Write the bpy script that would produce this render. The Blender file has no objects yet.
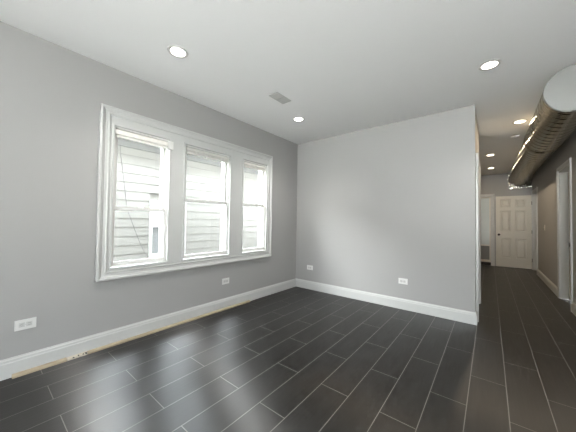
import bpy, bmesh, math, random
from mathutils import Vector, Matrix

random.seed(7)
scene = bpy.context.scene
COL = scene.collection
PI = math.pi

# ------------------------------------------------------------------ camera
F_PX, YAW, PITCH, ROLL = 251.61, 0.67686, 0.0218, 0.0138
CAM = Vector((2.792, -3.732, 1.187))
fw = Vector((-math.sin(YAW) * math.cos(PITCH), math.cos(YAW) * math.cos(PITCH), math.sin(PITCH)))
r0 = Vector((math.cos(YAW), math.sin(YAW), 0))
u0 = r0.cross(fw)
rt = math.cos(ROLL) * r0 + math.sin(ROLL) * u0
up = -math.sin(ROLL) * r0 + math.cos(ROLL) * u0
cam_data = bpy.data.cameras.new('camera')
cam_data.sensor_fit = 'HORIZONTAL'
cam_data.sensor_width = 36.0
cam_data.lens = F_PX / 576 * 36
cam_data.clip_start = 0.02
cam_ob = bpy.data.objects.new('camera', cam_data)
COL.objects.link(cam_ob)
m = Matrix((rt, up, -fw)).transposed().to_4x4()
m.translation = CAM
cam_ob.matrix_world = m
scene.camera = cam_ob

# ------------------------------------------------------------------ world, exposure
ZENITH = 95.0      # overcast sky radiance overhead; the horizon is far dimmer
LOWER_GLOW = 48.0      # glow added below the horizon to brighten the ceiling
scene.view_settings.view_transform = 'Standard'
scene.view_settings.look = 'None'
scene.view_settings.gamma = 1.0
scene.view_settings.exposure = 0.0
try:
    scene.cycles.use_denoising = True
    scene.cycles.max_bounces = 14
    scene.cycles.diffuse_bounces = 8
    scene.cycles.sample_clamp_indirect = 6.0
except Exception:
    pass
world = bpy.data.worlds.new('overcast_sky')
scene.world = world
world.use_nodes = True
wn, wl = world.node_tree.nodes, world.node_tree.links
wn.clear()
tc = wn.new('ShaderNodeTexCoord')
sep = wn.new('ShaderNodeSeparateXYZ')
mr = wn.new('ShaderNodeMapRange')
mr.inputs['From Min'].default_value = -0.06
mr.inputs['From Max'].default_value = 0.06
mixw = wn.new('ShaderNodeMix')
mixw.data_type = 'RGBA'
mixw.inputs[6].default_value = (1.0, 0.992, 0.98, 1)
mixw.inputs[7].default_value = (0.88, 0.93, 1.0, 1)
lum = wn.new('ShaderNodeMapRange')       # overcast luminance: dim horizon, bright zenith
lum.inputs['From Min'].default_value = 0.0
lum.inputs['From Max'].default_value = 1.0
lum.inputs['To Min'].default_value = 5.0
lum.inputs['To Max'].default_value = ZENITH
lmix = wn.new('ShaderNodeMix')
lmix.inputs[2].default_value = LOWER_GLOW
bg = wn.new('ShaderNodeBackground')
wo = wn.new('ShaderNodeOutputWorld')
wl.new(tc.outputs['Generated'], sep.inputs[0])
wl.new(sep.outputs['Z'], mr.inputs['Value'])
wl.new(sep.outputs['Z'], lum.inputs['Value'])
wl.new(mr.outputs['Result'], mixw.inputs[0])
wl.new(mr.outputs['Result'], lmix.inputs[0])
wl.new(lum.outputs['Result'], lmix.inputs[3])
wl.new(mixw.outputs[2], bg.inputs['Color'])
wl.new(lmix.outputs[0], bg.inputs['Strength'])
wl.new(bg.outputs[0], wo.inputs['Surface'])

sun = bpy.data.lights.new('hazy_sun', 'SUN')      # brightest patch of the cloud, over the house next door
sun.energy = 30.0
sun.angle = math.radians(34)
sun.color = (1.0, 0.985, 0.96)
sun_ob = bpy.data.objects.new('hazy_sun', sun)
sun_ob.rotation_euler = Vector((0.92, 1.0, -0.80)).to_track_quat('-Z', 'Y').to_euler()
sun_ob.location = (-6, -8, 8)
COL.objects.link(sun_ob)

# recessed lamp output (watts) is set where the lamps are built
LAMP_W = 9.0
LAMP_SPREAD = 179
ROOM_LAMP_W = 9.0
ROOM_LAMP_SPREAD = 115
OVERHANG = 0.28   # unseen eave added to dim the gangway and siding

# room dimensions (metres): left wall x=0, far wall y=0, floor z=0
H = 2.625
XE = 2.654          # free end of the far wall
XR = 3.675          # right wall
YB = -6.3           # wall behind the camera
YH = 5.60           # end of the hallway
XA = 1.90           # left wall of the hallway beyond the partition
WIN = [(-2.92, -2.40, 1.29), (-2.205, -1.56, 1.425), (-1.312, -0.835, 1.43)]
WZ0, WZ1 = 0.735, 2.075


FILL_WIN = (2.00, 3.62, 0.06, 1.95)   # unseen window added for brightness: x0, x1, z0, z1


# ------------------------------------------------------------------ materials
def new_mat(name):
    mt = bpy.data.materials.new(name)
    mt.use_nodes = True
    nt = mt.node_tree
    return mt, nt.nodes, nt.links, nt.nodes['Principled BSDF']


def paint(name, col, rough=0.5, var=0.03, scale=6.0, bump=0.02, bscale=220.0, metallic=0.0, spec=0.5):
    mt, n, l, p = new_mat(name)
    t = n.new('ShaderNodeTexCoord')
    nz = n.new('ShaderNodeTexNoise')
    nz.inputs['Scale'].default_value = scale
    nz.inputs['Detail'].default_value = 4
    l.new(t.outputs['Object'], nz.inputs['Vector'])
    rp = n.new('ShaderNodeMix')
    rp.data_type = 'RGBA'
    rp.inputs[6].default_value = tuple(c * (1 - var) for c in col) + (1,)
    rp.inputs[7].default_value = tuple(min(1, c * (1 + var)) for c in col) + (1,)
    l.new(nz.outputs['Fac'], rp.inputs[0])
    l.new(rp.outputs[2], p.inputs['Base Color'])
    p.inputs['Roughness'].default_value = rough
    p.inputs['Metallic'].default_value = metallic
    p.inputs['Specular IOR Level'].default_value = spec
    if bump > 0:
        nb = n.new('ShaderNodeTexNoise')
        nb.inputs['Scale'].default_value = bscale
        nb.inputs['Detail'].default_value = 2
        l.new(t.outputs['Object'], nb.inputs['Vector'])
        b = n.new('ShaderNodeBump')
        b.inputs['Strength'].default_value = bump
        b.inputs['Distance'].default_value = 0.002
        l.new(nb.outputs['Fac'], b.inputs['Height'])
        l.new(b.outputs['Normal'], p.inputs['Normal'])
    return mt


M = {}
M['wall'] = paint('grey_wall_paint', (0.412, 0.408, 0.402), 0.6, 0.015, 1.5, 0.05, 260, spec=0.3)
M['ceiling'] = paint('white_ceiling_paint', (0.89, 0.89, 0.89), 0.75, 0.01, 1.2, 0.04, 240, spec=0.2)
M['trim'] = paint('white_trim_paint', (0.62, 0.627, 0.615), 0.35, 0.012, 5, 0.0)
M['door'] = paint('off_white_door_paint', (0.68, 0.65, 0.58), 0.4, 0.02, 5, 0.03, 120)
M['vinyl'] = paint('white_window_vinyl', (0.86, 0.86, 0.84), 0.35, 0.01, 5, 0.0)
M['plate'] = paint('white_outlet_plastic', (0.80, 0.80, 0.78), 0.3, 0.01, 20, 0.0)
M['socket'] = paint('pale_grey_socket', (0.66, 0.66, 0.64), 0.35, 0.02, 20, 0.0)
M['slot'] = paint('grey_outlet_slot', (0.35, 0.35, 0.34), 0.6, 0.1, 20, 0.0)
M['dark'] = paint('dark_slot', (0.03, 0.03, 0.03), 0.6, 0.1, 20, 0.0)
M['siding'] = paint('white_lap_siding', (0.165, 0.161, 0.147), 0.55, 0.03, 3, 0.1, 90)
M['soffit'] = paint('grey_soffit', (0.10, 0.10, 0.094), 0.6, 0.04, 8, 0.0)
M['roof'] = paint('shingle_roof', (0.12, 0.115, 0.11), 0.9, 0.3, 40, 0.3, 60)
M['concrete'] = paint('gangway_concrete', (0.55, 0.54, 0.52), 0.85, 0.1, 8, 0.2, 60)
M['brick'] = paint('white_outer_wall', (0.72, 0.71, 0.69), 0.8, 0.05, 8, 0.2, 40)
M['wood'] = paint('raw_pine', (0.43, 0.355, 0.25), 0.65, 0.22, 9, 0.15, 90)
M['splash'] = paint('paint_splashed_wood', (0.60, 0.55, 0.46), 0.6, 0.08, 40, 0.1, 90)
M['blind'] = paint('cream_blind', (0.88, 0.87, 0.83), 0.45, 0.02, 8, 0.0)
M['cable'] = paint('grey_cable', (0.085, 0.084, 0.08), 0.6, 0.05, 20, 0.0)
M['vent'] = paint('grey_vent_metal', (0.54, 0.54, 0.53), 0.45, 0.02, 20, 0.0)
M['ring'] = paint('lamp_trim_ring', (0.66, 0.65, 0.63), 0.4, 0.02, 20, 0.0)
M['cap'] = paint('pale_duct_cap_metal', (0.33, 0.335, 0.325), 0.5, 0.04, 4, 0.03, 60, spec=0.5)
M['knob'] = paint('dark_bronze', (0.06, 0.05, 0.045), 0.3, 0.05, 20, 0.0, metallic=0.8)
M['frost'] = paint('frosted_pane', (0.60, 0.66, 0.66), 0.25, 0.03, 3, 0.0)
M['greypanel'] = paint('grey_lower_panel', (0.22, 0.225, 0.22), 0.45, 0.05, 4, 0.0)
M['neighbour_pane'] = paint('dark_neighbour_glass', (0.16, 0.165, 0.165), 0.1, 0.05, 3, 0.0)
M['neighbour_shade'] = paint('pale_roller_shade', (0.62, 0.63, 0.61), 0.5, 0.03, 3, 0.0)


def metal(name, col, rough, bump, bscale):
    mt, n, l, p = new_mat(name)
    t = n.new('ShaderNodeTexCoord')
    v = n.new('ShaderNodeTexVoronoi')
    v.inputs['Scale'].default_value = 45
    l.new(t.outputs['Object'], v.inputs['Vector'])
    mx = n.new('ShaderNodeMix')
    mx.data_type = 'RGBA'
    mx.inputs[6].default_value = tuple(c * 0.88 for c in col) + (1,)
    mx.inputs[7].default_value = tuple(c * 1.1 for c in col) + (1,)
    l.new(v.outputs['Color'], mx.inputs[0])
    l.new(mx.outputs[2], p.inputs['Base Color'])
    p.inputs['Metallic'].default_value = 1.0
    p.inputs['Roughness'].default_value = rough
    nb = n.new('ShaderNodeTexNoise')
    nb.inputs['Scale'].default_value = bscale
    l.new(t.outputs['Object'], nb.inputs['Vector'])
    b = n.new('ShaderNodeBump')
    b.inputs['Strength'].default_value = bump
    b.inputs['Distance'].default_value = 0.004
    l.new(nb.outputs['Fac'], b.inputs['Height'])
    l.new(b.outputs['Normal'], p.inputs['Normal'])
    return mt


M['galv'] = metal('galvanised_steel', (0.35, 0.34, 0.295), 0.17, 0.06, 18)
M['foil'] = metal('crumpled_foil_tape', (0.85, 0.84, 0.80), 0.18, 0.9, 45)


def glass():
    mt = bpy.data.materials.new('clear_window_glass')
    mt.use_nodes = True
    n, l = mt.node_tree.nodes, mt.node_tree.links
    n.clear()
    o = n.new('ShaderNodeOutputMaterial')
    t = n.new('ShaderNodeBsdfTransparent')
    t.inputs[0].default_value = (0.95, 0.965, 0.955, 1)
    g = n.new('ShaderNodeBsdfGlossy')
    g.inputs['Roughness'].default_value = 0.01
    f = n.new('ShaderNodeFresnel')
    f.inputs[0].default_value = 1.45
    mx = n.new('ShaderNodeMixShader')
    ge = n.new('ShaderNodeNewGeometry')
    inv = n.new('ShaderNodeMath')
    inv.operation = 'SUBTRACT'
    inv.inputs[0].default_value = 1.0
    l.new(ge.outputs['Backfacing'], inv.inputs[1])
    mu = n.new('ShaderNodeMath')
    mu.operation = 'MULTIPLY'
    l.new(f.outputs[0], mu.inputs[0])
    l.new(inv.outputs[0], mu.inputs[1])
    l.new(mu.outputs[0], mx.inputs[0])
    l.new(t.outputs[0], mx.inputs[1])
    l.new(g.outputs[0], mx.inputs[2])
    l.new(mx.outputs[0], o.inputs[0])
    return mt


M['glass'] = glass()


def emitter(name, col, s):
    mt = bpy.data.materials.new(name)
    mt.use_nodes = True
    n, l = mt.node_tree.nodes, mt.node_tree.links
    n.clear()
    o = n.new('ShaderNodeOutputMaterial')
    e = n.new('ShaderNodeEmission')
    e.inputs[0].default_value = col + (1,)
    e.inputs[1].default_value = s
    l.new(e.outputs[0], o.inputs[0])
    return mt


def floor_mat():
    mt, n, l, p = new_mat('charcoal_wood_look_tile')
    t = n.new('ShaderNodeTexCoord')
    s = n.new('ShaderNodeSeparateXYZ')
    l.new(t.outputs['Object'], s.inputs[0])

    def math_(op, a, b):
        k = n.new('ShaderNodeMath')
        k.operation = op
        for i, v in enumerate((a, b)):
            if isinstance(v, (int, float)):
                k.inputs[i].default_value = v
            else:
                l.new(v, k.inputs[i])
        return k.outputs[0]
    TW, TL = 0.2115, 0.8465
    U = math_('ADD', s.outputs['Y'], 1.685 + TL / 2 + 20 * TL)
    V = math_('ADD', s.outputs['X'], -2.880 + 40 * TW)
    cv = n.new('ShaderNodeCombineXYZ')
    l.new(U, cv.inputs[0])
    l.new(V, cv.inputs[1])
    br = n.new('ShaderNodeTexBrick')
    br.offset = 0.5
    br.offset_frequency = 2
    br.squash = 1.0
    br.inputs['Color1'].default_value = (0.0, 0.0, 0.0, 1)
    br.inputs['Color2'].default_value = (1, 1, 1, 1)
    br.inputs['Mortar'].default_value = (0.5, 0.5, 0.5, 1)
    br.inputs['Scale'].default_value = 1.0
    br.inputs['Mortar Size'].default_value = 0.0024
    br.inputs['Mortar Smooth'].default_value = 0.1
    br.inputs['Bias'].default_value = 0.0
    br.inputs['Brick Width'].default_value = TL
    br.inputs['Row Height'].default_value = TW
    l.new(cv.outputs[0], br.inputs['Vector'])
    # wood grain, stretched along the plank, shifted per tile
    off = math_('MULTIPLY', br.outputs['Color'], 7.0)
    gx = math_('ADD', math_('MULTIPLY', s.outputs['Y'], 3.0), off)
    gy = math_('MULTIPLY', s.outputs['X'], 55.0)
    gv = n.new('ShaderNodeCombineXYZ')
    l.new(gx, gv.inputs[0])
    l.new(gy, gv.inputs[1])
    l.new(off, gv.inputs[2])
    gr = n.new('ShaderNodeTexNoise')
    gr.inputs['Scale'].default_value = 1.0
    gr.inputs['Detail'].default_value = 5
    gr.inputs['Roughness'].default_value = 0.6
    gr.inputs['Distortion'].default_value = 0.8
    l.new(gv.outputs[0], gr.inputs['Vector'])
    c1 = n.new('ShaderNodeMix')
    c1.data_type = 'RGBA'
    c1.inputs[6].default_value = (0.0030, 0.0027, 0.0025, 1)
    c1.inputs[7].default_value = (0.0150, 0.0138, 0.0126, 1)
    l.new(gr.outputs['Fac'], c1.inputs[0])
    c2 = n.new('ShaderNodeMix')
    c2.data_type = 'RGBA'
    c2.blend_type = 'MULTIPLY'
    c2.inputs[0].default_value = 1.0
    tv = n.new('ShaderNodeMapRange')
    tv.inputs['To Min'].default_value = 0.85
    tv.inputs['To Max'].default_value = 1.15
    l.new(br.outputs['Color'], tv.inputs['Value'])
    l.new(c1.outputs[2], c2.inputs[6])
    l.new(tv.outputs['Result'], c2.inputs[7])
    c3 = n.new('ShaderNodeMix')
    c3.data_type = 'RGBA'
    l.new(br.outputs['Fac'], c3.inputs[0])
    l.new(c2.outputs[2], c3.inputs[6])
    c3.inputs[7].default_value = (0.17, 0.165, 0.155, 1)
    l.new(c3.outputs[2], p.inputs['Base Color'])
    rr = n.new('ShaderNodeMapRange')
    rr.inputs['To Min'].default_value = 0.36
    rr.inputs['To Max'].default_value = 0.50
    tg = n.new('ShaderNodeCombineXYZ')        # brushed along the plank: gloss spreads across it
    tg.inputs[0].default_value = 1.0
    l.new(tg.outputs[0], p.inputs['Tangent'])
    p.inputs['Anisotropic'].default_value = 1.0
    l.new(gr.outputs['Fac'], rr.inputs['Value'])
    l.new(rr.outputs['Result'], p.inputs['Roughness'])
    p.inputs['Specular IOR Level'].default_value = 1.0
    b = n.new('ShaderNodeBump')
    b.inputs['Strength'].default_value = 0.6
    b.inputs['Distance'].default_value = 0.0015
    l.new(gr.outputs['Fac'], b.inputs['Height'])
    b2 = n.new('ShaderNodeBump')
    b2.invert = True
    b2.inputs['Strength'].default_value = 0.5
    b2.inputs['Distance'].default_value = 0.0015
    l.new(br.outputs['Fac'], b2.inputs['Height'])
    l.new(b.outputs['Normal'], b2.inputs['Normal'])
    l.new(b2.outputs['Normal'], p.inputs['Normal'])
    return mt


M['floor'] = floor_mat()


# ------------------------------------------------------------------ geometry helpers
def box(bm, x0, x1, y0, y1, z0, z1, bev=0.0):
    v = [bm.verts.new((x, y, z)) for x in (x0, x1) for y in (y0, y1) for z in (z0, z1)]
    fs = [bm.faces.new([v[i] for i in f]) for f in
          ((0, 1, 3, 2), (4, 6, 7, 5), (0, 4, 5, 1), (2, 3, 7, 6), (0, 2, 6, 4), (1, 5, 7, 3))]
    if bev > 0:
        es = list({e for f in fs for e in f.edges})
        bmesh.ops.bevel(bm, geom=es, offset=bev, segments=2, affect='EDGES', profile=0.7)


def slab_with_holes(bm, axis, a0, a1, u0, u1, w0, w1, holes):
    """solid wall; axis 'x' or 'y' is the thickness axis, (u,w) = (other horizontal, z)"""
    us = sorted({u0, u1, *[h[0] for h in holes], *[h[1] for h in holes]})
    ws = sorted({w0, w1, *[h[2] for h in holes], *[h[3] for h in holes]})
    nu, nw = len(us) - 1, len(ws) - 1

    def solid(i, j):
        if i < 0 or j < 0 or i >= nu or j >= nw:
            return False
        cu, cw = (us[i] + us[i + 1]) / 2, (ws[j] + ws[j + 1]) / 2
        return not any(h[0] < cu < h[1] and h[2] < cw < h[3] for h in holes)
    cache = {}

    def V(a, u, w):
        k = (a, u, w)
        if k not in cache:
            cache[k] = bm.verts.new((a, u, w) if axis == 'x' else (u, a, w))
        return cache[k]
    for i in range(nu):
        for j in range(nw):
            if not solid(i, j):
                continue
            A, B, Cc, D = us[i], us[i + 1], ws[j], ws[j + 1]
            for a in (a0, a1):
                bm.faces.new([V(a, A, Cc), V(a, B, Cc), V(a, B, D), V(a, A, D)])
            for di, dj, e in ((-1, 0, ((A, Cc), (A, D))), (1, 0, ((B, Cc), (B, D))),
                              (0, -1, ((A, Cc), (B, Cc))), (0, 1, ((A, D), (B, D)))):
                if not solid(i + di, j + dj):
                    (p, q), (r, s) = e
                    bm.faces.new([V(a0, p, q), V(a0, r, s), V(a1, r, s), V(a1, p, q)])
    bmesh.ops.recalc_face_normals(bm, faces=bm.faces[:])


def sweep(bm, O, ux, uz, nn, path, mit, prof, closed):
    """profile (inward offset, depth) swept along a mitred 2D path on a plane"""
    O, ux, uz, nn = Vector(O), Vector(ux), Vector(uz), Vector(nn)
    rings = []
    for (a, b), (ma, mb) in zip(path, mit):
        rings.append([bm.verts.new(O + ux * (a + ma * w) + uz * (b + mb * w) + nn * d) for w, d in prof])
    k = len(rings)
    for i in range(k if closed else k - 1):
        A, B = rings[i], rings[(i + 1) % k]
        for j in range(len(prof) - 1):
            bm.faces.new([A[j], A[j + 1], B[j + 1], B[j]])
    if not closed:
        for R in (rings[0], rings[-1]):
            if len(R) > 2:
                bm.faces.new(R)
    bmesh.ops.recalc_face_normals(bm, faces=bm.faces[:])


def tube(bm, pts, r, seg=8, cap=True):
    rings = []
    pts = [Vector(p) for p in pts]
    for i, p in enumerate(pts):
        d = (pts[min(i + 1, len(pts) - 1)] - pts[max(i - 1, 0)]).normalized()
        a = d.cross(Vector((0, 0, 1)) if abs(d.z) < 0.9 else Vector((1, 0, 0))).normalized()
        b = d.cross(a)
        rings.append([bm.verts.new(p + (a * math.cos(t) + b * math.sin(t)) * r)
                      for t in (2 * PI * k / seg for k in range(seg))])
    for A, B in zip(rings, rings[1:]):
        for k in range(seg):
            bm.faces.new([A[k], A[(k + 1) % seg], B[(k + 1) % seg], B[k]])
    if cap:
        bm.faces.new(rings[0])
        bm.faces.new(rings[-1])
    bmesh.ops.recalc_face_normals(bm, faces=bm.faces[:])


def lathe(bm, prof, seg=32, axis='z', center=(0, 0, 0)):
    """prof: list of (radius, height); radius 0 closes"""
    c = Vector(center)

    def P(r, t, h):
        x, y = r * math.cos(t), r * math.sin(t)
        return c + (Vector((x, y, h)) if axis == 'z' else Vector((x, h, y)) if axis == 'y' else Vector((h, x, y)))
    rings = []
    for r, h in prof:
        if r <= 0:
            rings.append([bm.verts.new(P(0, 0, h))])
        else:
            rings.append([bm.verts.new(P(r, 2 * PI * k / seg, h)) for k in range(seg)])
    for A, B in zip(rings, rings[1:]):
        for k in range(seg):
            a, a2 = A[k % len(A)], A[(k + 1) % len(A)]
            b, b2 = B[k % len(B)], B[(k + 1) % len(B)]
            vs = []
            for v in (a, a2, b2, b):
                if v not in vs:
                    vs.append(v)
            if len(vs) > 2:
                bm.faces.new(vs)
    bmesh.ops.recalc_face_normals(bm, faces=bm.faces[:])


def obj(name, bm, mat, parent=None, smooth=False):
    me = bpy.data.meshes.new(name)
    bm.to_mesh(me)
    bm.free()
    me.materials.append(M[mat] if isinstance(mat, str) else mat)
    if smooth:
        for p in me.polygons:
            p.use_smooth = True
        try:
            me.set_sharp_from_angle(angle=math.radians(35))
        except Exception:
            pass
    o = bpy.data.objects.new(name, me)
    COL.objects.link(o)
    if parent:
        o.parent = parent
        o.matrix_parent_inverse = Matrix.Translation(-parent.location)
    return o


def empty(name, loc):
    o = bpy.data.objects.new(name, None)
    o.empty_display_size = 0.1
    o.location = loc
    COL.objects.link(o)
    return o


def struct(o, label=None):
    o['kind'] = 'structure'
    if label:
        o['label'] = label
    return o


def tag(o, label, cat, group=None):
    o['label'] = label
    o['category'] = cat
    if group:
        o['group'] = group
    return o


def BM():
    return bmesh.new()


def boxes(name, mat, parent, lst, bev=0.0):
    bm = BM()
    for b in lst:
        box(bm, *b, bev=bev)
    return obj(name, bm, mat, parent)


# ------------------------------------------------------------------ room shell
XO, XRO = -0.13, 3.815
D2 = (1.49, 2.24, 2.06)      # doorway in the right wall: y0, y1, top
D4 = (4.73, 5.50, 2.02)      # farther doorway in the right wall
D3 = (2.05, 2.825, 1.995)    # doorway in the hall end wall: x0, x1, top
D5 = (0.19, 1.00, 2.00)      # doorway in the partition behind the far wall

bm = BM(); box(bm, XO, XRO, YB - 0.2, YH + 0.14, -0.1, 0.0)
struct(obj('floor', bm, 'floor'), 'charcoal wood-look plank tile floor with pale grout lines')
bm = BM(); box(bm, XO, XRO, YB - 0.2, YH + 0.14, H, H + 0.12)
struct(obj('ceiling', bm, 'ceiling'), 'flat white ceiling with recessed lights')

bm = BM(); box(bm, -0.22 - OVERHANG, XRO + 0.3, YB - 0.5, YH + 0.4, H + 0.12, H + 0.22)  # unseen slab; its overhang cuts sky light on the siding
struct(obj('roof', bm, 'roof'), 'unseen roof slab added so its eave shades the gangway')

bm = BM()
slab_with_holes(bm, 'x', XO, 0.0, YB - 0.2, 0.14, 0.0, H, [(a, b, WZ0, WZ1) for a, b, c in WIN])
struct(obj('wall_left', bm, 'wall'), 'light grey left wall with three windows')
bm = BM()
slab_with_holes(bm, 'x', XO - 0.02, XO, -18.0, 16.0, -0.95, H + 0.12, [(a, b, WZ0, WZ1) for a, b, c in WIN])  # runs far past the house to block light from the gangway ends
struct(obj('wall_outer', bm, 'brick'), 'outer skin of the left wall, lengthened to block gangway light')
bm = BM(); box(bm, 0.0, XE, 0.0, 0.14, 0.0, H)
struct(obj('wall_far', bm, 'wall'), 'light grey far wall ending at the hallway')
bm = BM(); slab_with_holes(bm, 'x', XE - 0.12, XE, 0.14, 1.32, 0.0, H, [(D5[0], D5[1], -0.001, D5[2])])
struct(obj('wall_hall_left', bm, 'wall'), 'short hallway wall behind the far wall corner')
bm = BM(); box(bm, XA - 0.12, XE - 0.12, 1.20, 1.32, 0.0, H); box(bm, XA - 0.12, XA, 1.32, YH, 0.0, H)
struct(obj('wall_hall_recess', bm, 'wall'), 'grey wall of the hallway recess')
bm = BM(); slab_with_holes(bm, 'y', YH, YH + 0.14, XA - 0.12, XRO, 0.0, H, [(D3[0], D3[1], -0.001, D3[2])])
struct(obj('wall_hall_end', bm, 'wall'), 'grey end wall of the hallway')
bm = BM()
slab_with_holes(bm, 'x', XR, XRO, YB - 0.2, YH, 0.0, H,
                [(D2[0], D2[1], -0.001, D2[2]), (D4[0], D4[1], -0.001, D4[2])])
struct(obj('wall_right', bm, 'wall'), 'grey right wall running down the hallway')
bm = BM(); slab_with_holes(bm, 'y', YB - 0.2, YB, 0.0, XR, 0.0, H, [FILL_WIN])
struct(obj('wall_back', bm, 'wall'), 'grey wall behind the camera with an added window')
bm = BM()
box(bm, 4.45, 4.55, 4.5, 5.8, 0, 2.4); box(bm, XRO, 4.45, 4.5, 4.6, 0, 2.4); box(bm, XRO, 4.45, 5.7, 5.8, 0, 2.4)
box(bm, XRO, 4.55, 4.5, 5.8, 2.4, 2.5); box(bm, XRO, 4.55, 4.5, 5.8, -0.1, 0)  # unseen box keeping outdoor light out of the open doorway
box(bm, XA - 0.12, XR, YH + 0.14, YH + 0.20, -0.1, 2.5)  # slab added to stop light leaking past the hall end door
struct(obj('wall_light_block', bm, 'wall'), 'unseen closet box and slab blocking light behind the far doorways')

# ---- baseboards
BH, BT = 0.143, 0.016
BPROF = [(0.0, 0.0), (BT, 0.0), (BT, BH * 0.76), (BT * 0.8, BH * 0.80), (BT * 0.72, BH * 0.90), (BT * 0.35, BH * 0.95), (BT * 0.3, BH), (0.0, BH)]


def base_run(bm, p0, p1, n, e0=0.0, e1=0.0):
    """profile extruded from p0 to p1 along the wall; n = outward normal; e = +1 outside mitre, -1 inside mitre"""
    p0, p1, n = Vector((*p0, 0)), Vector((*p1, 0)), Vector((*n, 0))
    d = (p1 - p0).normalized()
    A = [bm.verts.new(p0 + n * t - d * (t * e0) + Vector((0, 0, z))) for t, z in BPROF]
    B = [bm.verts.new(p1 + n * t + d * (t * e1) + Vector((0, 0, z))) for t, z in BPROF]
    k = len(A)
    for i in range(k):
        bm.faces.new([A[i], A[(i + 1) % k], B[(i + 1) % k], B[i]])
    bm.faces.new(A); bm.faces.new(B)
    bmesh.ops.recalc_face_normals(bm, faces=bm.faces[:])


bm = BM(); base_run(bm, (0, YB), (0, 0), (1, 0), -1, -1)
struct(obj('baseboard_left', bm, 'trim'), 'white baseboard under the windows')
bm = BM(); base_run(bm, (0, 0), (XE, 0), (0, -1), -1, 1); base_run(bm, (XE, 0), (XE, D5[0] - 0.075), (1, 0), 1, 0)
struct(obj('baseboard_far', bm, 'trim'), 'white baseboard along the far wall')
bm = BM(); base_run(bm, (XE, D5[1] + 0.075), (XE, 1.32), (1, 0), 0, 0)
struct(obj('baseboard_hall', bm, 'trim'), 'short baseboard at the hallway partition end')
bm = BM()
base_run(bm, (XR, YB), (XR, D2[0] - 0.075), (-1, 0), -1, 0)
base_run(bm, (XR, D2[1] + 0.075), (XR, D4[0] - 0.075), (-1, 0), 0, 0)
struct(obj('baseboard_right', bm, 'trim'), 'white baseboard along the right wall')
bm = BM(); base_run(bm, (XA, 1.32), (XA, YH), (1, 0), 0, 0); base_run(bm, (0, YB), (XR, YB), (0, 1), 0, 0)
struct(obj('baseboard_back', bm, 'trim'), 'white baseboard behind the camera and in the recess')

# ---- shared casing round the three windows
CY0, CY1, CZ0, CZ1 = -3.037, -0.712, 0.615, 2.244
bm = BM()
prof = [(0.0, 0.0), (0.0, 0.030), (0.006, 0.036), (0.020, 0.036), (0.026, 0.028), (0.034, 0.027), (0.040, 0.021),
        (0.064, 0.021), (0.070, 0.025), (0.078, 0.025), (0.084, 0.018), (0.084, 0.0)]
sweep(bm, (0, 0, 0), (0, 1, 0), (0, 0, 1), (1, 0, 0), [(CY0, CZ0), (CY1, CZ0), (CY1, CZ1), (CY0, CZ1)],
      [(1, 1), (-1, 1), (-1, -1), (1, -1)], prof, True)
slab_with_holes(bm, 'x', 0.0, 0.018, CY0 + 0.083, CY1 - 0.083, CZ0 + 0.083, CZ1 - 0.083,
                [(a, b, WZ0, WZ1) for a, b, c in WIN])
for a, b, c in WIN:   # thin stop bead round each opening
    sweep(bm, (0.018, 0, 0), (0, 1, 0), (0, 0, 1), (1, 0, 0), [(a - 0.022, WZ0 - 0.022), (b + 0.022, WZ0 - 0.022), (b + 0.022, WZ1 + 0.022), (a - 0.022, WZ1 + 0.022)],
          [(1, 1), (-1, 1), (-1, -1), (1, -1)], [(0, 0), (0.003, 0.007), (0.018, 0.007), (0.022, 0.0)], True)
struct(obj('trim_1', bm, 'trim'), 'white moulded casing framing the three windows')


def ring(bm, x0, x1, y0, y1, z0, z1, s, t=None, b=None):
    t = s if t is None else t
    b = s if b is None else b
    slab_with_holes(bm, 'x', x0, x1, y0, y1, z0, z1, [(y0 + s, y1 - s, z0 + b, z1 - t)])


for i, (a, b, zm) in enumerate(WIN):
    root = struct(empty('window_%d' % (i + 1), (-0.1, (a + b) / 2, WZ0)),
                  ['window nearest the camera with a blind and cord outside', 'middle and widest of the three windows',
                   'narrow window nearest the corner'][i])
    bm = BM(); ring(bm, -0.135, 0.0, a, b, WZ0, WZ1, 0.012); obj('jamb', bm, 'vinyl', root)
    bm = BM(); ring(bm, -0.160, -0.128, a - 0.04, b + 0.04, WZ0 - 0.04, WZ1 + 0.04, 0.052); obj('outer_frame', bm, 'vinyl', root)
    a2, b2 = a + 0.0125, b - 0.0125
    zt, zb = WZ1 - 0.0125, WZ0 + 0.0125
    bm = BM(); ring(bm, -0.066, -0.040, a2, b2, zm - 0.018, zt, 0.030, 0.03, 0.036)
    us = obj('upper_sash', bm, 'vinyl', root)
    bm = BM(); box(bm, -0.055, -0.051, a2 + 0.03, b2 - 0.03, zm + 0.018, zt - 0.03); obj('pane', bm, 'glass', us)
    bm = BM(); ring(bm, -0.036, -0.008, a2, b2, zb, zm + 0.016, 0.012, 0.032, 0.03)
    ls = obj('lower_sash', bm, 'vinyl', root)
    bm = BM(); box(bm, -0.025, -0.021, a2 + 0.012, b2 - 0.012, zb + 0.03, zm - 0.016); obj('pane', bm, 'glass', ls)
    bm = BM(); ym = (a + b) / 2
    box(bm, -0.034, -0.012, ym - 0.028, ym + 0.028, zm + 0.016, zm + 0.024, 0.002); box(bm, -0.028, -0.018, ym - 0.006, ym + 0.024, zm + 0.024, zm + 0.032, 0.002)
    obj('sash_lock', bm, 'vinyl', root)

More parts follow.
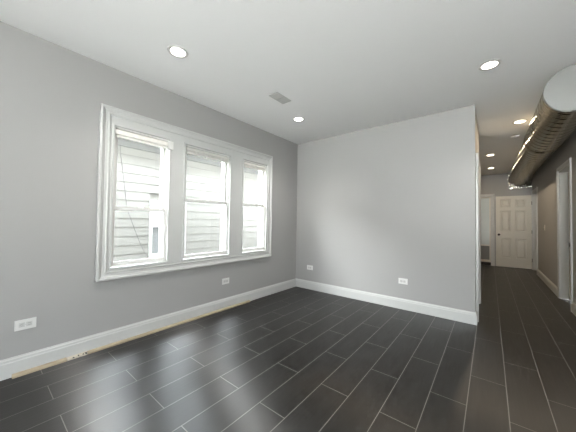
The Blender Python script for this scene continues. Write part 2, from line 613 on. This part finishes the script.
# ---- unseen window added behind the camera to light the room
root = struct(empty('window_4', ((FILL_WIN[0] + FILL_WIN[1]) / 2, YB, FILL_WIN[2])), 'unseen window added behind the camera to brighten the room')
x0, x1, z0, z1 = FILL_WIN
bm = BM()
slab_with_holes(bm, 'y', YB - 0.14, YB - 0.06, x0, x1, z0, z1,
                [(x0 + 0.05 + k * (x1 - x0 - 0.05) / 3, x0 + (k + 1) * (x1 - x0 - 0.05) / 3, z0 + 0.05, z1 - 0.05) for k in range(3)])
obj('window_frame', bm, 'vinyl', root)
bm = BM(); slab_with_holes(bm, 'y', YB, YB + 0.02, x0 - 0.09, x1 + 0.09, z0 - 0.09, z1 + 0.09, [FILL_WIN]); obj('casing', bm, 'trim', root)
bm = BM(); box(bm, x0 + 0.04, x1 - 0.04, YB - 0.102, YB - 0.098, z0 + 0.04, z1 - 0.04); obj('pane', bm, 'glass', root)

# ------------------------------------------------------------------ doors
CPROF = [(0.0, 0.0), (0.0, 0.018), (0.004, 0.021), (0.016, 0.021), (0.022, 0.015), (0.050, 0.012), (0.056, 0.015), (0.065, 0.013), (0.068, 0.0)]
CW = 0.068


def casing(root, O, ux, nn, u0, u1, top, prof=CPROF, mat='trim'):
    bm = BM()
    sweep(bm, O, ux, (0, 0, 1), nn, [(u0 - CW, 0.0), (u0 - CW, top + CW), (u1 + CW, top + CW), (u1 + CW, 0.0)],
          [(1, 0), (1, -1), (-1, -1), (-1, 0)], prof, False)
    return obj('casing', bm, mat, root)


def knob(parent, O, nn, mat='knob'):
    bm = BM()
    lathe(bm, [(0, 0), (0.030, 0), (0.030, 0.005), (0.012, 0.010), (0.011, 0.030), (0.024, 0.042), (0.027, 0.054), (0.020, 0.066), (0, 0.070)], 20, 'z')
    q = Vector((0, 0, 1)).rotation_difference(Vector(nn))
    bmesh.ops.transform(bm, matrix=Matrix.Translation(Vector(O)) @ q.to_matrix().to_4x4(), verts=bm.verts[:])
    return obj('door_knob', bm, mat, parent, True)


def panel_leaf(bm, O, ux, nn, w, h, t, panels):
    """six-panel leaf: O lower corner of the front face, ux along width, nn out of the front"""
    O, ux, nn = Vector(O), Vector(ux), Vector(nn)
    uz = Vector((0, 0, 1))
    us = sorted({0.0, w, *[q for p in panels for q in p[:2]]})
    ws = sorted({0.0, h, *[q for p in panels for q in p[2:]]})
    for side in (0, 1):
        base = O - nn * (t * side)
        sn = nn if side == 0 else -nn
        P = lambda u, z, d=0.0: bm.verts.new(base + ux * u + uz * z + sn * d)
        for i in range(len(us) - 1):
            for j in range(len(ws) - 1):
                cu, cw = (us[i] + us[i + 1]) / 2, (ws[j] + ws[j + 1]) / 2
                if any(p[0] < cu < p[1] and p[2] < cw < p[3] for p in panels):
                    continue
                bm.faces.new([P(us[i], ws[j]), P(us[i + 1], ws[j]), P(us[i + 1], ws[j + 1]), P(us[i], ws[j + 1])])
        for (a, b, c, d) in panels:
            prev = None
            for ins, dep in ((0, 0), (0.010, -0.020), (0.024, -0.020), (0.050, -0.004)):
                R = [P(a + ins, c + ins, dep), P(b - ins, c + ins, dep), P(b - ins, d - ins, dep), P(a + ins, d - ins, dep)]
                if prev:
                    for k in range(4):
                        bm.faces.new([prev[k], prev[(k + 1) % 4], R[(k + 1) % 4], R[k]])
                prev = R
            bm.faces.new(prev)
    c = [[bm.verts.new(O + ux * u + uz * z - nn * (t * s)) for s in (0, 1)] for u, z in ((0, 0), (w, 0), (w, h), (0, h))]
    for k in range(4):
        bm.faces.new([c[k][0], c[(k + 1) % 4][0], c[(k + 1) % 4][1], c[k][1]])
    bmesh.ops.remove_doubles(bm, verts=bm.verts[:], dist=0.0002)
    bmesh.ops.recalc_face_normals(bm, faces=bm.faces[:])


def six(w):
    s, mm = 0.105 * w / 0.735, 0.10 * w / 0.735
    pw = (w - 2 * s - mm) / 2
    cols = [(s, s + pw), (s + pw + mm, w - s)]
    rows = [(0.25, 0.785), (0.985, 1.565), (1.665, 1.875)]
    return [(a, b, c, d) for a, b in cols for c, d in rows]


# right wall doorway near the camera
root = struct(empty('door_1', (XR, (D2[0] + D2[1]) / 2, 0)), 'white framed doorway in the right wall')
casing(root, (XR, 0, 0), (0, 1, 0), (-1, 0, 0), D2[0], D2[1], D2[2])
boxes('jamb', 'trim', root, [(XR - 0.001, XRO, D2[0] - 0.002, D2[0] + 0.018, 0, D2[2]), (XR - 0.001, XRO, D2[1] - 0.018, D2[1] + 0.002, 0, D2[2]),
                             (XR - 0.001, XRO, D2[0], D2[1], D2[2] - 0.018, D2[2] + 0.002)])
bm = BM(); panel_leaf(bm, (XRO - 0.045, D2[0] + 0.02, 0.01), (0, 1, 0), (-1, 0, 0), D2[1] - D2[0] - 0.04, D2[2] - 0.03, 0.035, six(D2[1] - D2[0] - 0.04))
lf = obj('door_leaf', bm, 'door', root)  # unseen closed leaf, put in to keep the doorway light-tight
knob(lf, (XRO - 0.045, D2[0] + 0.09, 0.93), (-1, 0, 0))
boxes('strike_plate', 'knob', root, [(XR - 0.026, XR - 0.012, D2[0] - 0.016, D2[0] + 0.004, 0.885, 0.945)], 0.002)

# farther right wall doorway; its six-panel leaf stands open against the hall end wall
root = struct(empty('door_2', (XR, (D4[0] + D4[1]) / 2, 0)), 'off-white six-panel door at the hall end')
casing(root, (XR, 0, 0), (0, 1, 0), (-1, 0, 0), D4[0], D4[1], D4[2])
boxes('jamb', 'trim', root, [(XR - 0.001, XRO, D4[0] - 0.002, D4[0] + 0.018, 0, D4[2]), (XR - 0.001, XRO, D4[1] - 0.018, D4[1] + 0.002, 0, D4[2]),
                             (XR - 0.001, XRO, D4[0], D4[1], D4[2] - 0.018, D4[2] + 0.002)])
bm = BM(); panel_leaf(bm, (2.918, 5.535, 0.012), (1, 0, 0), (0, -1, 0), 0.735, 1.965, 0.035, six(0.735))
lf = obj('door_leaf', bm, 'door', root)
knob(lf, (2.985, 5.535, 0.90), (0, -1, 0))
boxes('hinge', 'knob', root, [(3.652, 3.664, 5.53, 5.56, z, z + 0.09) for z in (0.2, 0.95, 1.72)], 0.002)

# framed doorway in the hall end wall with a pale glazed leaf
root = struct(empty('door_3', ((D3[0] + D3[1]) / 2, YH, 0)), 'pale glazed door in the hall end wall')
casing(root, (0, YH, 0), (1, 0, 0), (0, -1, 0), D3[0], D3[1], D3[2])
boxes('jamb', 'trim', root, [(D3[0] - 0.002, D3[0] + 0.018, YH - 0.001, YH + 0.14, 0, D3[2]), (D3[1] - 0.018, D3[1] + 0.002, YH - 0.001, YH + 0.14, 0, D3[2]),
                             (D3[0], D3[1], YH - 0.001, YH + 0.14, D3[2] - 0.018, D3[2] + 0.002)])
a, b = D3[0] + 0.02, D3[1] - 0.02
lf = boxes('door_leaf', 'door', root, [(a, a + 0.03, YH + 0.06, YH + 0.10, 0.09, 1.975), (b - 0.03, b, YH + 0.06, YH + 0.10, 0.09, 1.975),
                                  (a + 0.03, b - 0.03, YH + 0.06, YH + 0.10, 0.09, 0.155), (a + 0.03, b - 0.03, YH + 0.06, YH + 0.10, 1.95, 1.975),
                                  (a + 0.03, b - 0.03, YH + 0.06, YH + 0.10, 0.555, 0.59)])
boxes('pane', 'frost', lf, [(a + 0.03, b - 0.03, YH + 0.075, YH + 0.085, 0.59, 1.95)])
boxes('lower_panel', 'greypanel', lf, [(a + 0.03, b - 0.03, YH + 0.075, YH + 0.085, 0.155, 0.555)])
boxes('gap_shade', 'dark', root, [(D3[0] + 0.018, D3[1] - 0.018, YH + 0.06, YH + 0.135, 0.0, 0.075)], 0.004)  # dark block painted as the shade in the gap under the leaf

# closed door in the short partition behind the far wall
root = struct(empty('door_4', (XE, (D5[0] + D5[1]) / 2, 0)), 'white door edge just behind the far wall corner')
TH = [(w, d * 1.35) for w, d in CPROF]
casing(root, (XE, 0, 0), (0, 1, 0), (1, 0, 0), D5[0], D5[1], D5[2], TH)
boxes('jamb', 'trim', root, [(XE - 0.12, XE + 0.001, D5[0] - 0.002, D5[0] + 0.018, 0, D5[2]), (XE - 0.12, XE + 0.001, D5[1] - 0.018, D5[1] + 0.002, 0, D5[2]),
                             (XE - 0.12, XE + 0.001, D5[0], D5[1], D5[2] - 0.018, D5[2] + 0.002)])
bm = BM(); panel_leaf(bm, (XE - 0.02, D5[0] + 0.02, 0.01), (0, 1, 0), (1, 0, 0), D5[1] - D5[0] - 0.04, D5[2] - 0.03, 0.035, six(D5[1] - D5[0] - 0.04))
obj('door_leaf', bm, 'door', root)
boxes('hinge', 'knob', root, [(XE - 0.022, XE + 0.004, D5[0] + 0.012, D5[0] + 0.026, z, z + 0.09) for z in (0.2, 0.95, 1.76)], 0.002)

# ------------------------------------------------------------------ the house next door
XN = -1.20
root = empty('neighbouring_house', (XN, -1.5, -0.9))
tag(root, 'white lap-sided house close outside the three windows', 'house')
NW = (-2.09, -1.52, 0.585, 1.475)   # its window: y0,y1,z0,z1
bm = BM()
EXP = 0.1275
y_runs = lambda z: [(-18.0, 16.0)] if (z + EXP < NW[2] or z > NW[3]) else [(-18.0, NW[0]), (NW[1], 16.0)]
z = 2.2235
while z > -0.95:
    z -= EXP
    for ya, yb in y_runs(z):
        pr = [(XN - 0.02, z), (XN + 0.0075, z), (XN + 0.008, z + 0.004), (XN + 0.001, z + EXP), (XN - 0.02, z + EXP)]
        A = [bm.verts.new((x, ya, zz)) for x, zz in pr]
        B = [bm.verts.new((x, yb, zz)) for x, zz in pr]
        for k in range(5):
            bm.faces.new([A[k], A[(k + 1) % 5], B[(k + 1) % 5], B[k]])
        bm.faces.new(A); bm.faces.new(B)
bmesh.ops.recalc_face_normals(bm, faces=bm.faces[:])
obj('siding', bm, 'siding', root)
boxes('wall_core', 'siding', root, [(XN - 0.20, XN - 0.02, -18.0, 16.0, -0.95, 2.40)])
boxes('soffit', 'soffit', root, [(XN - 0.2, XN + 0.22, -18.1, 16.1, 2.34, 2.36), (XN - 0.02, XN + 0.024, -18.0, 16.0, 2.205, 2.34)])
boxes('fascia', 'siding', root, [(XN + 0.22, XN + 0.24, -18.1, 16.1, 2.32, 2.42)], 0.003)
bm = BM()
A = [bm.verts.new((x, -18.2, zz)) for x, zz in ((XN + 0.26, 2.40), (XN + 0.26, 2.44), (XN - 3.0, 3.30), (XN - 3.0, 2.36), (XN, 2.36))]
B = [bm.verts.new((v.co.x, 16.2, v.co.z)) for v in A]
for k in range(5):
    bm.faces.new([A[k], A[(k + 1) % 5], B[(k + 1) % 5], B[k]])
bm.faces.new(A); bm.faces.new(B)
bmesh.ops.recalc_face_normals(bm, faces=bm.faces[:])
obj('roof', bm, 'roof', root)
bm = BM(); slab_with_holes(bm, 'x', XN - 0.02, XN + 0.03, NW[0] + 0.002, NW[1] - 0.002, NW[2], NW[3], [(NW[0] + 0.035, NW[1] - 0.035, 0.67, 1.075), (NW[0] + 0.035, NW[1] - 0.035, 1.13, 1.415)])
wf = obj('window_frame', bm, 'vinyl', root)
boxes('pane', 'neighbour_pane', wf, [(XN - 0.015, XN + 0.0, NW[0] + 0.035, NW[1] - 0.035, 0.67, 1.075)])
boxes('pane', 'neighbour_shade', wf, [(XN - 0.015, XN + 0.005, NW[0] + 0.035, NW[1] - 0.035, 1.13, 1.415)])

bm = BM(); box(bm, -1.4, XO, -18, 16, -0.50, -0.40)
house = root
struct(obj('ground', bm, 'concrete'), 'concrete gangway between the houses')

bm = BM()
pts = [(-2.50, 2.20), (-2.492, 2.07), (-2.447, 1.731), (-2.401, 1.372), (-2.349, 1.20), (-2.263, 0.962), (-2.178, 0.755), (-2.078, 0.60), (-1.95, 0.50)]
sm = []
for i in range(len(pts) - 1):
    p0, p1, p2, p3 = (Vector(pts[max(0, min(len(pts) - 1, k))]) for k in (i - 1, i, i + 1, i + 2))
    for k in range(6):
        t = k / 6
        sm.append(0.5 * ((2 * p1) + (p2 - p0) * t + (2 * p0 - 5 * p1 + 4 * p2 - p3) * t * t + (3 * p1 - p0 - 3 * p2 + p3) * t ** 3))
tube(bm, [(XN + 0.026, p.x, p.y) for p in sm], 0.0032, 6)
obj('cable', bm, 'cable', root, True)['label'] = 'thin grey sagging cable'

# ------------------------------------------------------------------ raised blinds
def blind(i, label, outside):
    a, b, zm = WIN[i]
    z1 = 2.047
    root = empty('window_blind', (0.0, (a + b) / 2, z1))
    tag(root, label, 'blind', 'raised blinds at the tops of the three windows')
    if outside:
        y0, y1, x0, x1 = a + 0.014, b - 0.014, -0.034, 0.012
    else:
        y0, y1, x0, x1 = a + 0.014, b - 0.014, -0.034, 0.008
    boxes('headrail', 'blind', root, [(x0, x1, y0, y1, z1 - 0.028, z1)], 0.003)
    bm = BM()
    z = z1 - 0.030
    k = 0
    while z > z1 - 0.056:
        j = 0.0015 * math.sin(k * 2.1)
        box(bm, x0 + 0.004 + j, x1 - 0.004 + j, y0 + 0.004, y1 - 0.004, z - 0.0016, z)
        z -= 0.0036
        k += 1
    s = obj('slat_stack', bm, 'blind', root)
    boxes('bottom_rail', 'blind', root, [(x0 + 0.002, x1 - 0.002, y0 + 0.003, y1 - 0.003, z1 - 0.070, z1 - 0.057)], 0.003)
    xm = x1 + 0.004
    for t in (0.2, 0.8):
        yy = y0 + (y1 - y0) * t
        boxes('ladder_tape', 'blind', root, [(x1 - 0.003, x1 + 0.0005, yy - 0.006, yy + 0.006, z1 - 0.066, z1 - 0.027)])
    if outside:
        boxes('end_bracket', 'plate', root, [(0.0, 0.034, b - 0.018, b + 0.040, z1 - 0.075, z1 + 0.012)], 0.004)
        boxes('valance', 'blind', root, [(0.014, 0.022, a + 0.004, b - 0.020, z1 - 0.046, z1 - 0.006)], 0.003)
    elif i == 1:
        bm = BM()
        lathe(bm, [(0, -0.035), (0.006, -0.033), (0.009, -0.02), (0.007, -0.004), (0.003, 0), (0, 0)], 10, 'z', (xm, y0 + (y1 - y0) * 0.42, z1 - 0.055))
        obj('cord_tassel', bm, 'plate', root, True)
    else:
        bm = BM()
        tube(bm, [(xm, y0 + 0.22 + 0.05 * math.cos(t), z1 - 0.045 + 0.022 * math.sin(t)) for t in [q * 2 * PI / 14 for q in range(14)]], 0.004, 6)
        obj('coiled_cord', bm, 'plate', root, True)
    return root


blind(0, 'raised cream blind with square white bracket, nearest window', True)
blind(1, 'raised cream blind with small tassel, middle window', False)
blind(2, 'raised cream blind with coiled cord, window nearest the corner', False)

# ------------------------------------------------------------------ raw wood strip pieces on the floor by the left baseboard
def strip(y0, y1, mat, label, h0=0.020, w=0.022, seed=1):
    rnd = random.Random(seed)
    bm = BM()
    n = max(3, int((y1 - y0) / 0.08))
    rings = []
    for k in range(n + 1):
        y = y0 + (y1 - y0) * k / n
        j = rnd.uniform(-0.0012, 0.0012)
        X0 = BT + 0.002
        pr = [(X0, 0.0), (X0 + w + j, 0.0), (X0 + w + j, h0 * 0.55), (X0 + w * 0.8 + j, h0 * 0.85), (X0 + w * 0.4, h0), (X0, h0)]
        rings.append([bm.verts.new((x, y, zz)) for x, zz in pr])
    for A, B in zip(rings, rings[1:]):
        for k in range(6):
            bm.faces.new([A[k], A[(k + 1) % 6], B[(k + 1) % 6], B[k]])
    bm.faces.new(rings[0]); bm.faces.new(rings[-1])
    bmesh.ops.recalc_face_normals(bm, faces=bm.faces[:])
    o = obj('wood_strip', bm, mat)
    return tag(o, label, 'wood strip', 'shoe moulding strips along the left baseboard')


strip(-3.53, -3.222, 'wood', 'short raw tan wood strip at the near end of left baseboard', 0.024, 0.030, 3)
sp = strip(-3.218, -3.085, 'splash', 'short whitened wood piece with dark nicks between tan strips', 0.022, 0.028, 5)
strip(-3.081, -1.17, 'wood', 'long raw tan wood strip on the floor under the windows', 0.022, 0.028, 9)
for y, l_, z in ((-3.185, 0.012, 0.010), (-3.150, 0.008, 0.014), (-3.118, 0.010, 0.013), (-3.102, 0.014, 0.015), (-3.095, 0.008, 0.008)):
    boxes('dark_nick', 'dark', sp, [(BT + 0.018, BT + 0.0315, y, y + l_, z, z + 0.006)], 0.001)

# ------------------------------------------------------------------ outlets and switch
def outlet(label, O, ux, nn, group='horizontal wall outlets'):
    """plate centred at O, long side along ux"""
    O, ux, nn = Vector(O), Vector(ux), Vector(nn)
    R = Matrix((ux, Vector((0, 0, 1)), nn)).transposed().to_4x4()
    R.translation = O
    root = empty('wall_outlet', O)
    tag(root, label, 'outlet', group)

    def part(name, lst, mat, par, bev):
        bm = BM()
        for b in lst:
            box(bm, *b, bev=bev)
        bmesh.ops.transform(bm, matrix=R, verts=bm.verts[:])
        bmesh.ops.recalc_face_normals(bm, faces=bm.faces[:])
        return obj(name, bm, mat, par)
    part('cover_plate', [(-0.059, 0.059, -0.039, 0.039, 0.0, 0.006)], 'plate', root, 0.002)
    for s in (-1, 1):
        c = 0.0195 * s
        part('socket', [(c - 0.0165, c + 0.0165, -0.017, 0.017, 0.006, 0.0085)], 'socket', root, 0.001)
        part('slot', [(c - 0.008, c + 0.008, 0.005, 0.008, 0.0085, 0.0092), (c - 0.007, c + 0.007, -0.008, -0.005, 0.0085, 0.0092),
                      (c + 0.0095 * s - 0.002, c + 0.0095 * s + 0.002, -0.002, 0.002, 0.0085, 0.0092)], 'slot', root, 0.0)
    part('screw', [(-0.0025, 0.0025, -0.0025, 0.0025, 0.006, 0.0072)], 'vent', root, 0.0005)
    return root


outlet('white outlet plate low on left wall, nearest the camera', (0, -3.466, 0.37), (0, 1, 0), (1, 0, 0))
outlet('white outlet plate on left wall below the middle window', (0, -1.587, 0.37), (0, 1, 0), (1, 0, 0))
outlet('white outlet plate on far wall, close to the room corner', (0.308, 0, 0.379), (1, 0, 0), (0, -1, 0))
outlet('white outlet plate on far wall toward the hallway', (1.85, 0, 0.383), (1, 0, 0), (0, -1, 0))

sw = empty('light_switch', (XR, 3.645, 1.133))
tag(sw, 'small white light switch on the hallway right wall', 'light switch')
boxes('cover_plate', 'plate', sw, [(XR - 0.006, XR, 3.610, 3.680, 1.076, 1.190)], 0.002)
boxes('toggle', 'plate', sw, [(XR - 0.018, XR - 0.006, 3.640, 3.650, 1.128, 1.146)], 0.001)

# ------------------------------------------------------------------ ceiling fittings
WARM = (1.0, 0.80, 0.56)
COOL = (1.0, 0.96, 0.90)
LENS = {'room': emitter('lamp_lens_room', (1.0, 0.96, 0.88), 12.0), 'hall': emitter('lamp_lens_hall', (1.0, 0.87, 0.66), 12.0)}


def downlight(x, y, label, warm, watts):
    root = empty('recessed_light', (x, y, H))
    tag(root, label, 'ceiling light', 'recessed ceiling lights')
    bm = BM()
    lathe(bm, [(0.058, -0.001), (0.060, -0.006), (0.068, -0.009), (0.080, -0.006), (0.084, 0.0), (0.058, 0.0), (0.058, -0.001)], 40, 'z', (x, y, H))
    obj('trim_ring', bm, 'ring', root, True)
    bm = BM()
    lathe(bm, [(0, -0.004), (0.040, -0.004), (0.058, -0.002), (0.058, 0.0), (0, 0.0)], 40, 'z', (x, y, H))
    obj('lens', bm, LENS['hall' if warm else 'room'], root, True)
    l = bpy.data.lights.new('bulb', 'AREA')
    l.shape = 'DISK'
    l.size = 0.10
    l.spread = math.radians(LAMP_SPREAD if warm else ROOM_LAMP_SPREAD)   # recessed can cuts the light off sideways
    l.energy = watts
    l.color = WARM if warm else COOL
    o = bpy.data.objects.new('bulb', l)
    COL.objects.link(o)
    o.parent = root
    o.location = (0, 0, -0.012)


downlight(0.715, -2.68, 'round recessed ceiling light nearest the camera, above the windows', False, ROOM_LAMP_W)
downlight(0.701, -0.92, 'round recessed ceiling light near the far corner of room', False, ROOM_LAMP_W)
downlight(2.792, -0.858, 'round recessed ceiling light in front of the hallway', False, ROOM_LAMP_W)
downlight(2.792, -2.68, 'unseen recessed ceiling light added over the camera for brightness', False, ROOM_LAMP_W)  # lamp added out of view to lift the lower walls
downlight(2.792, -4.45, 'unseen recessed ceiling light added behind the camera for brightness', False, ROOM_LAMP_W)  # another out-of-view lamp added to brighten the room
downlight(3.121, 0.995, 'round warm recessed light close beside the silver duct', True, LAMP_W * 1.3)
downlight(2.800, 2.94, 'first of the two small hallway lights, nearer the room', True, LAMP_W * 1.5)
downlight(2.813, 4.50, 'last hallway ceiling light, in front of the end wall', True, LAMP_W * 0.6)

root = empty('ceiling_vent', (0.887, -1.533, H))
tag(root, 'small grey slotted air vent in the white ceiling', 'vent')
vx0, vx1, vy0, vy1 = 0.822, 0.955, -1.66, -1.41
bm = BM()
box(bm, vx0, vx0 + 0.014, vy0, vy1, H - 0.006, H, 0.001); box(bm, vx1 - 0.014, vx1, vy0, vy1, H - 0.006, H, 0.001)
for y in (vy0, (vy0 + vy1) / 2 - 0.006, vy1 - 0.012):
    box(bm, vx0 + 0.014, vx1 - 0.014, y, y + 0.012, H - 0.006, H, 0.001)
obj('frame', bm, 'vent', root)
bm = BM()
for k in range(7):
    x = vx0 + 0.022 + k * 0.0148
    vs = [bm.verts.new((x + dx, y, H + dz)) for y in (vy0 + 0.012, vy1 - 0.012) for dx, dz in ((0, -0.0055), (0.0015, -0.0055), (0.0095, -0.001), (0.008, -0.001))]
    for f in ((0, 1, 2, 3), (4, 5, 6, 7), (0, 1, 5, 4), (1, 2, 6, 5), (2, 3, 7, 6), (3, 0, 4, 7)):
        bm.faces.new([vs[q] for q in f])
bmesh.ops.recalc_face_normals(bm, faces=bm.faces[:])
obj('louvre', bm, 'vent', root)
boxes('backing', 'vent', root, [(vx0 + 0.01, vx1 - 0.01, vy0 + 0.01, vy1 - 0.01, H - 0.0008, H)])

root = empty('smoke_detector', (3.117, 1.732, H))
tag(root, 'round white disc on hallway ceiling past the warm light', 'smoke detector')
bm = BM(); lathe(bm, [(0, -0.020), (0.030, -0.020), (0.046, -0.016), (0.052, -0.006), (0.052, 0), (0, 0)], 32, 'z', (3.117, 1.732, H)); obj('housing', bm, 'plate', root, True)
bm = BM(); lathe(bm, [(0, -0.024), (0.010, -0.024), (0.012, -0.020), (0, -0.020)], 16, 'z', (3.117, 1.732, H)); obj('test_button', bm, 'vent', root, True)

# ------------------------------------------------------------------ spiral duct
DX, DZ, DR, DY0, DY1 = 3.385, 2.394, 0.203, -0.470, 5.585
root = empty('air_duct', (DX, (DY0 + DY1) / 2, DZ))
tag(root, 'large round silver spiral air duct under the hallway ceiling', 'air duct')
bm = BM()
SEG = 72
PITCH_D = 0.135
ys = []
y = DY0
while y < DY1:
    ys.append(y)
    y += 0.0105
ys.append(DY1)
rings = []
for y in ys:
    R = []
    far = min(1.0, max(0.0, (y - 1.18) / 0.06))      # slightly smaller pipe beyond the coupling
    for k in range(SEG):
        t = 2 * PI * k / SEG
        ph = ((y - DY0) / PITCH_D - k / SEG) % 1.0
        d = min(ph, 1 - ph) * PITCH_D
        r = DR + 0.0042 * math.exp(-(d / 0.0075) ** 2)
        for q in (1 / 3, 2 / 3):
            d2 = abs(ph - q) * PITCH_D
            r += 0.0007 * math.exp(-(d2 / 0.009) ** 2)
        r -= 0.009 * far
        R.append(bm.verts.new((DX + r * math.cos(t), y, DZ + 0.014 * far + r * math.sin(t))))
    rings.append(R)
for A, B in zip(rings, rings[1:]):
    for k in range(SEG):
        bm.faces.new([A[k], A[(k + 1) % SEG], B[(k + 1) % SEG], B[k]])
bmesh.ops.recalc_face_normals(bm, faces=bm.faces[:])
me_o = obj('spiral_tube', bm, 'galv', root, True)
bm = BM()
lathe(bm, [(0, 0), (DR - 0.012, 0), (DR + 0.0015, 0.002), (DR + 0.004, 0.006), (DR + 0.004, 0.030), (DR - 0.004, 0.032), (DR - 0.004, 0.036), (0, 0.036)], 72, 'y', (DX, DY0 - 0.012, DZ))
cap = obj('end_cap', bm, 'cap', root, True)
cap['label'] = 'flat pale grey end cap'
bm = BM(); box(bm, DX - 0.035, DX - 0.027, DY0 - 0.016, DY0 - 0.006, DZ - DR - 0.010, DZ - DR + 0.006, 0.001); obj('cap_screw', bm, 'foil', root)
bm = BM()
lathe(bm, [(DR - 0.002, -0.045), (DR + 0.0055, -0.028), (DR + 0.0062, -0.004), (DR + 0.0085, 0), (DR + 0.0062, 0.004), (DR + 0.0060, 0.028), (DR - 0.002, 0.03)], 72, 'y', (DX, 1.20, DZ))
obj('coupling_band', bm, 'galv', root, True)
# wall flange with foil tape where the duct meets the end wall
fx0, fx1, fz0, fz1 = 3.185, 3.655, 2.178, 2.60
bm = BM(); slab_with_holes(bm, 'y', YH - 0.055, YH - 0.001, fx0 + 0.012, fx1 - 0.004, fz0 + 0.012, fz1, [])
fl = obj('wall_collar', bm, 'galv', root)
bm = BM()
rnd = random.Random(4)


def crumple(bm, x0, x1, z0, z1, y, horizontal):
    n = 24
    rows = []
    for k in range(n + 1):
        t = k / n
        row = []
        for s in range(4):
            q = s / 3
            x = x0 + (x1 - x0) * (t if horizontal else q)
            zz = z0 + (z1 - z0) * (q if horizontal else t)
            row.append(bm.verts.new((x, y + rnd.uniform(-0.006, 0.004), zz + rnd.uniform(-0.002, 0.002))))
        rows.append(row)
    fs = []
    for A, B in zip(rows, rows[1:]):
        for s in range(3):
            fs.append(bm.faces.new([A[s], A[s + 1], B[s + 1], B[s]]))
    r = bmesh.ops.extrude_face_region(bm, geom=fs)
    bmesh.ops.translate(bm, vec=(0, 0.012, 0), verts=[v for v in r['geom'] if isinstance(v, bmesh.types.BMVert)])


crumple(bm, fx0 - 0.004, fx1, fz0 - 0.004, fz0 + 0.036, YH - 0.068, True)
crumple(bm, fx0 - 0.004, fx0 + 0.034, fz0 + 0.03, fz1, YH - 0.066, False)
bmesh.ops.recalc_face_normals(bm, faces=bm.faces[:])
obj('foil_tape', bm, 'foil', fl)
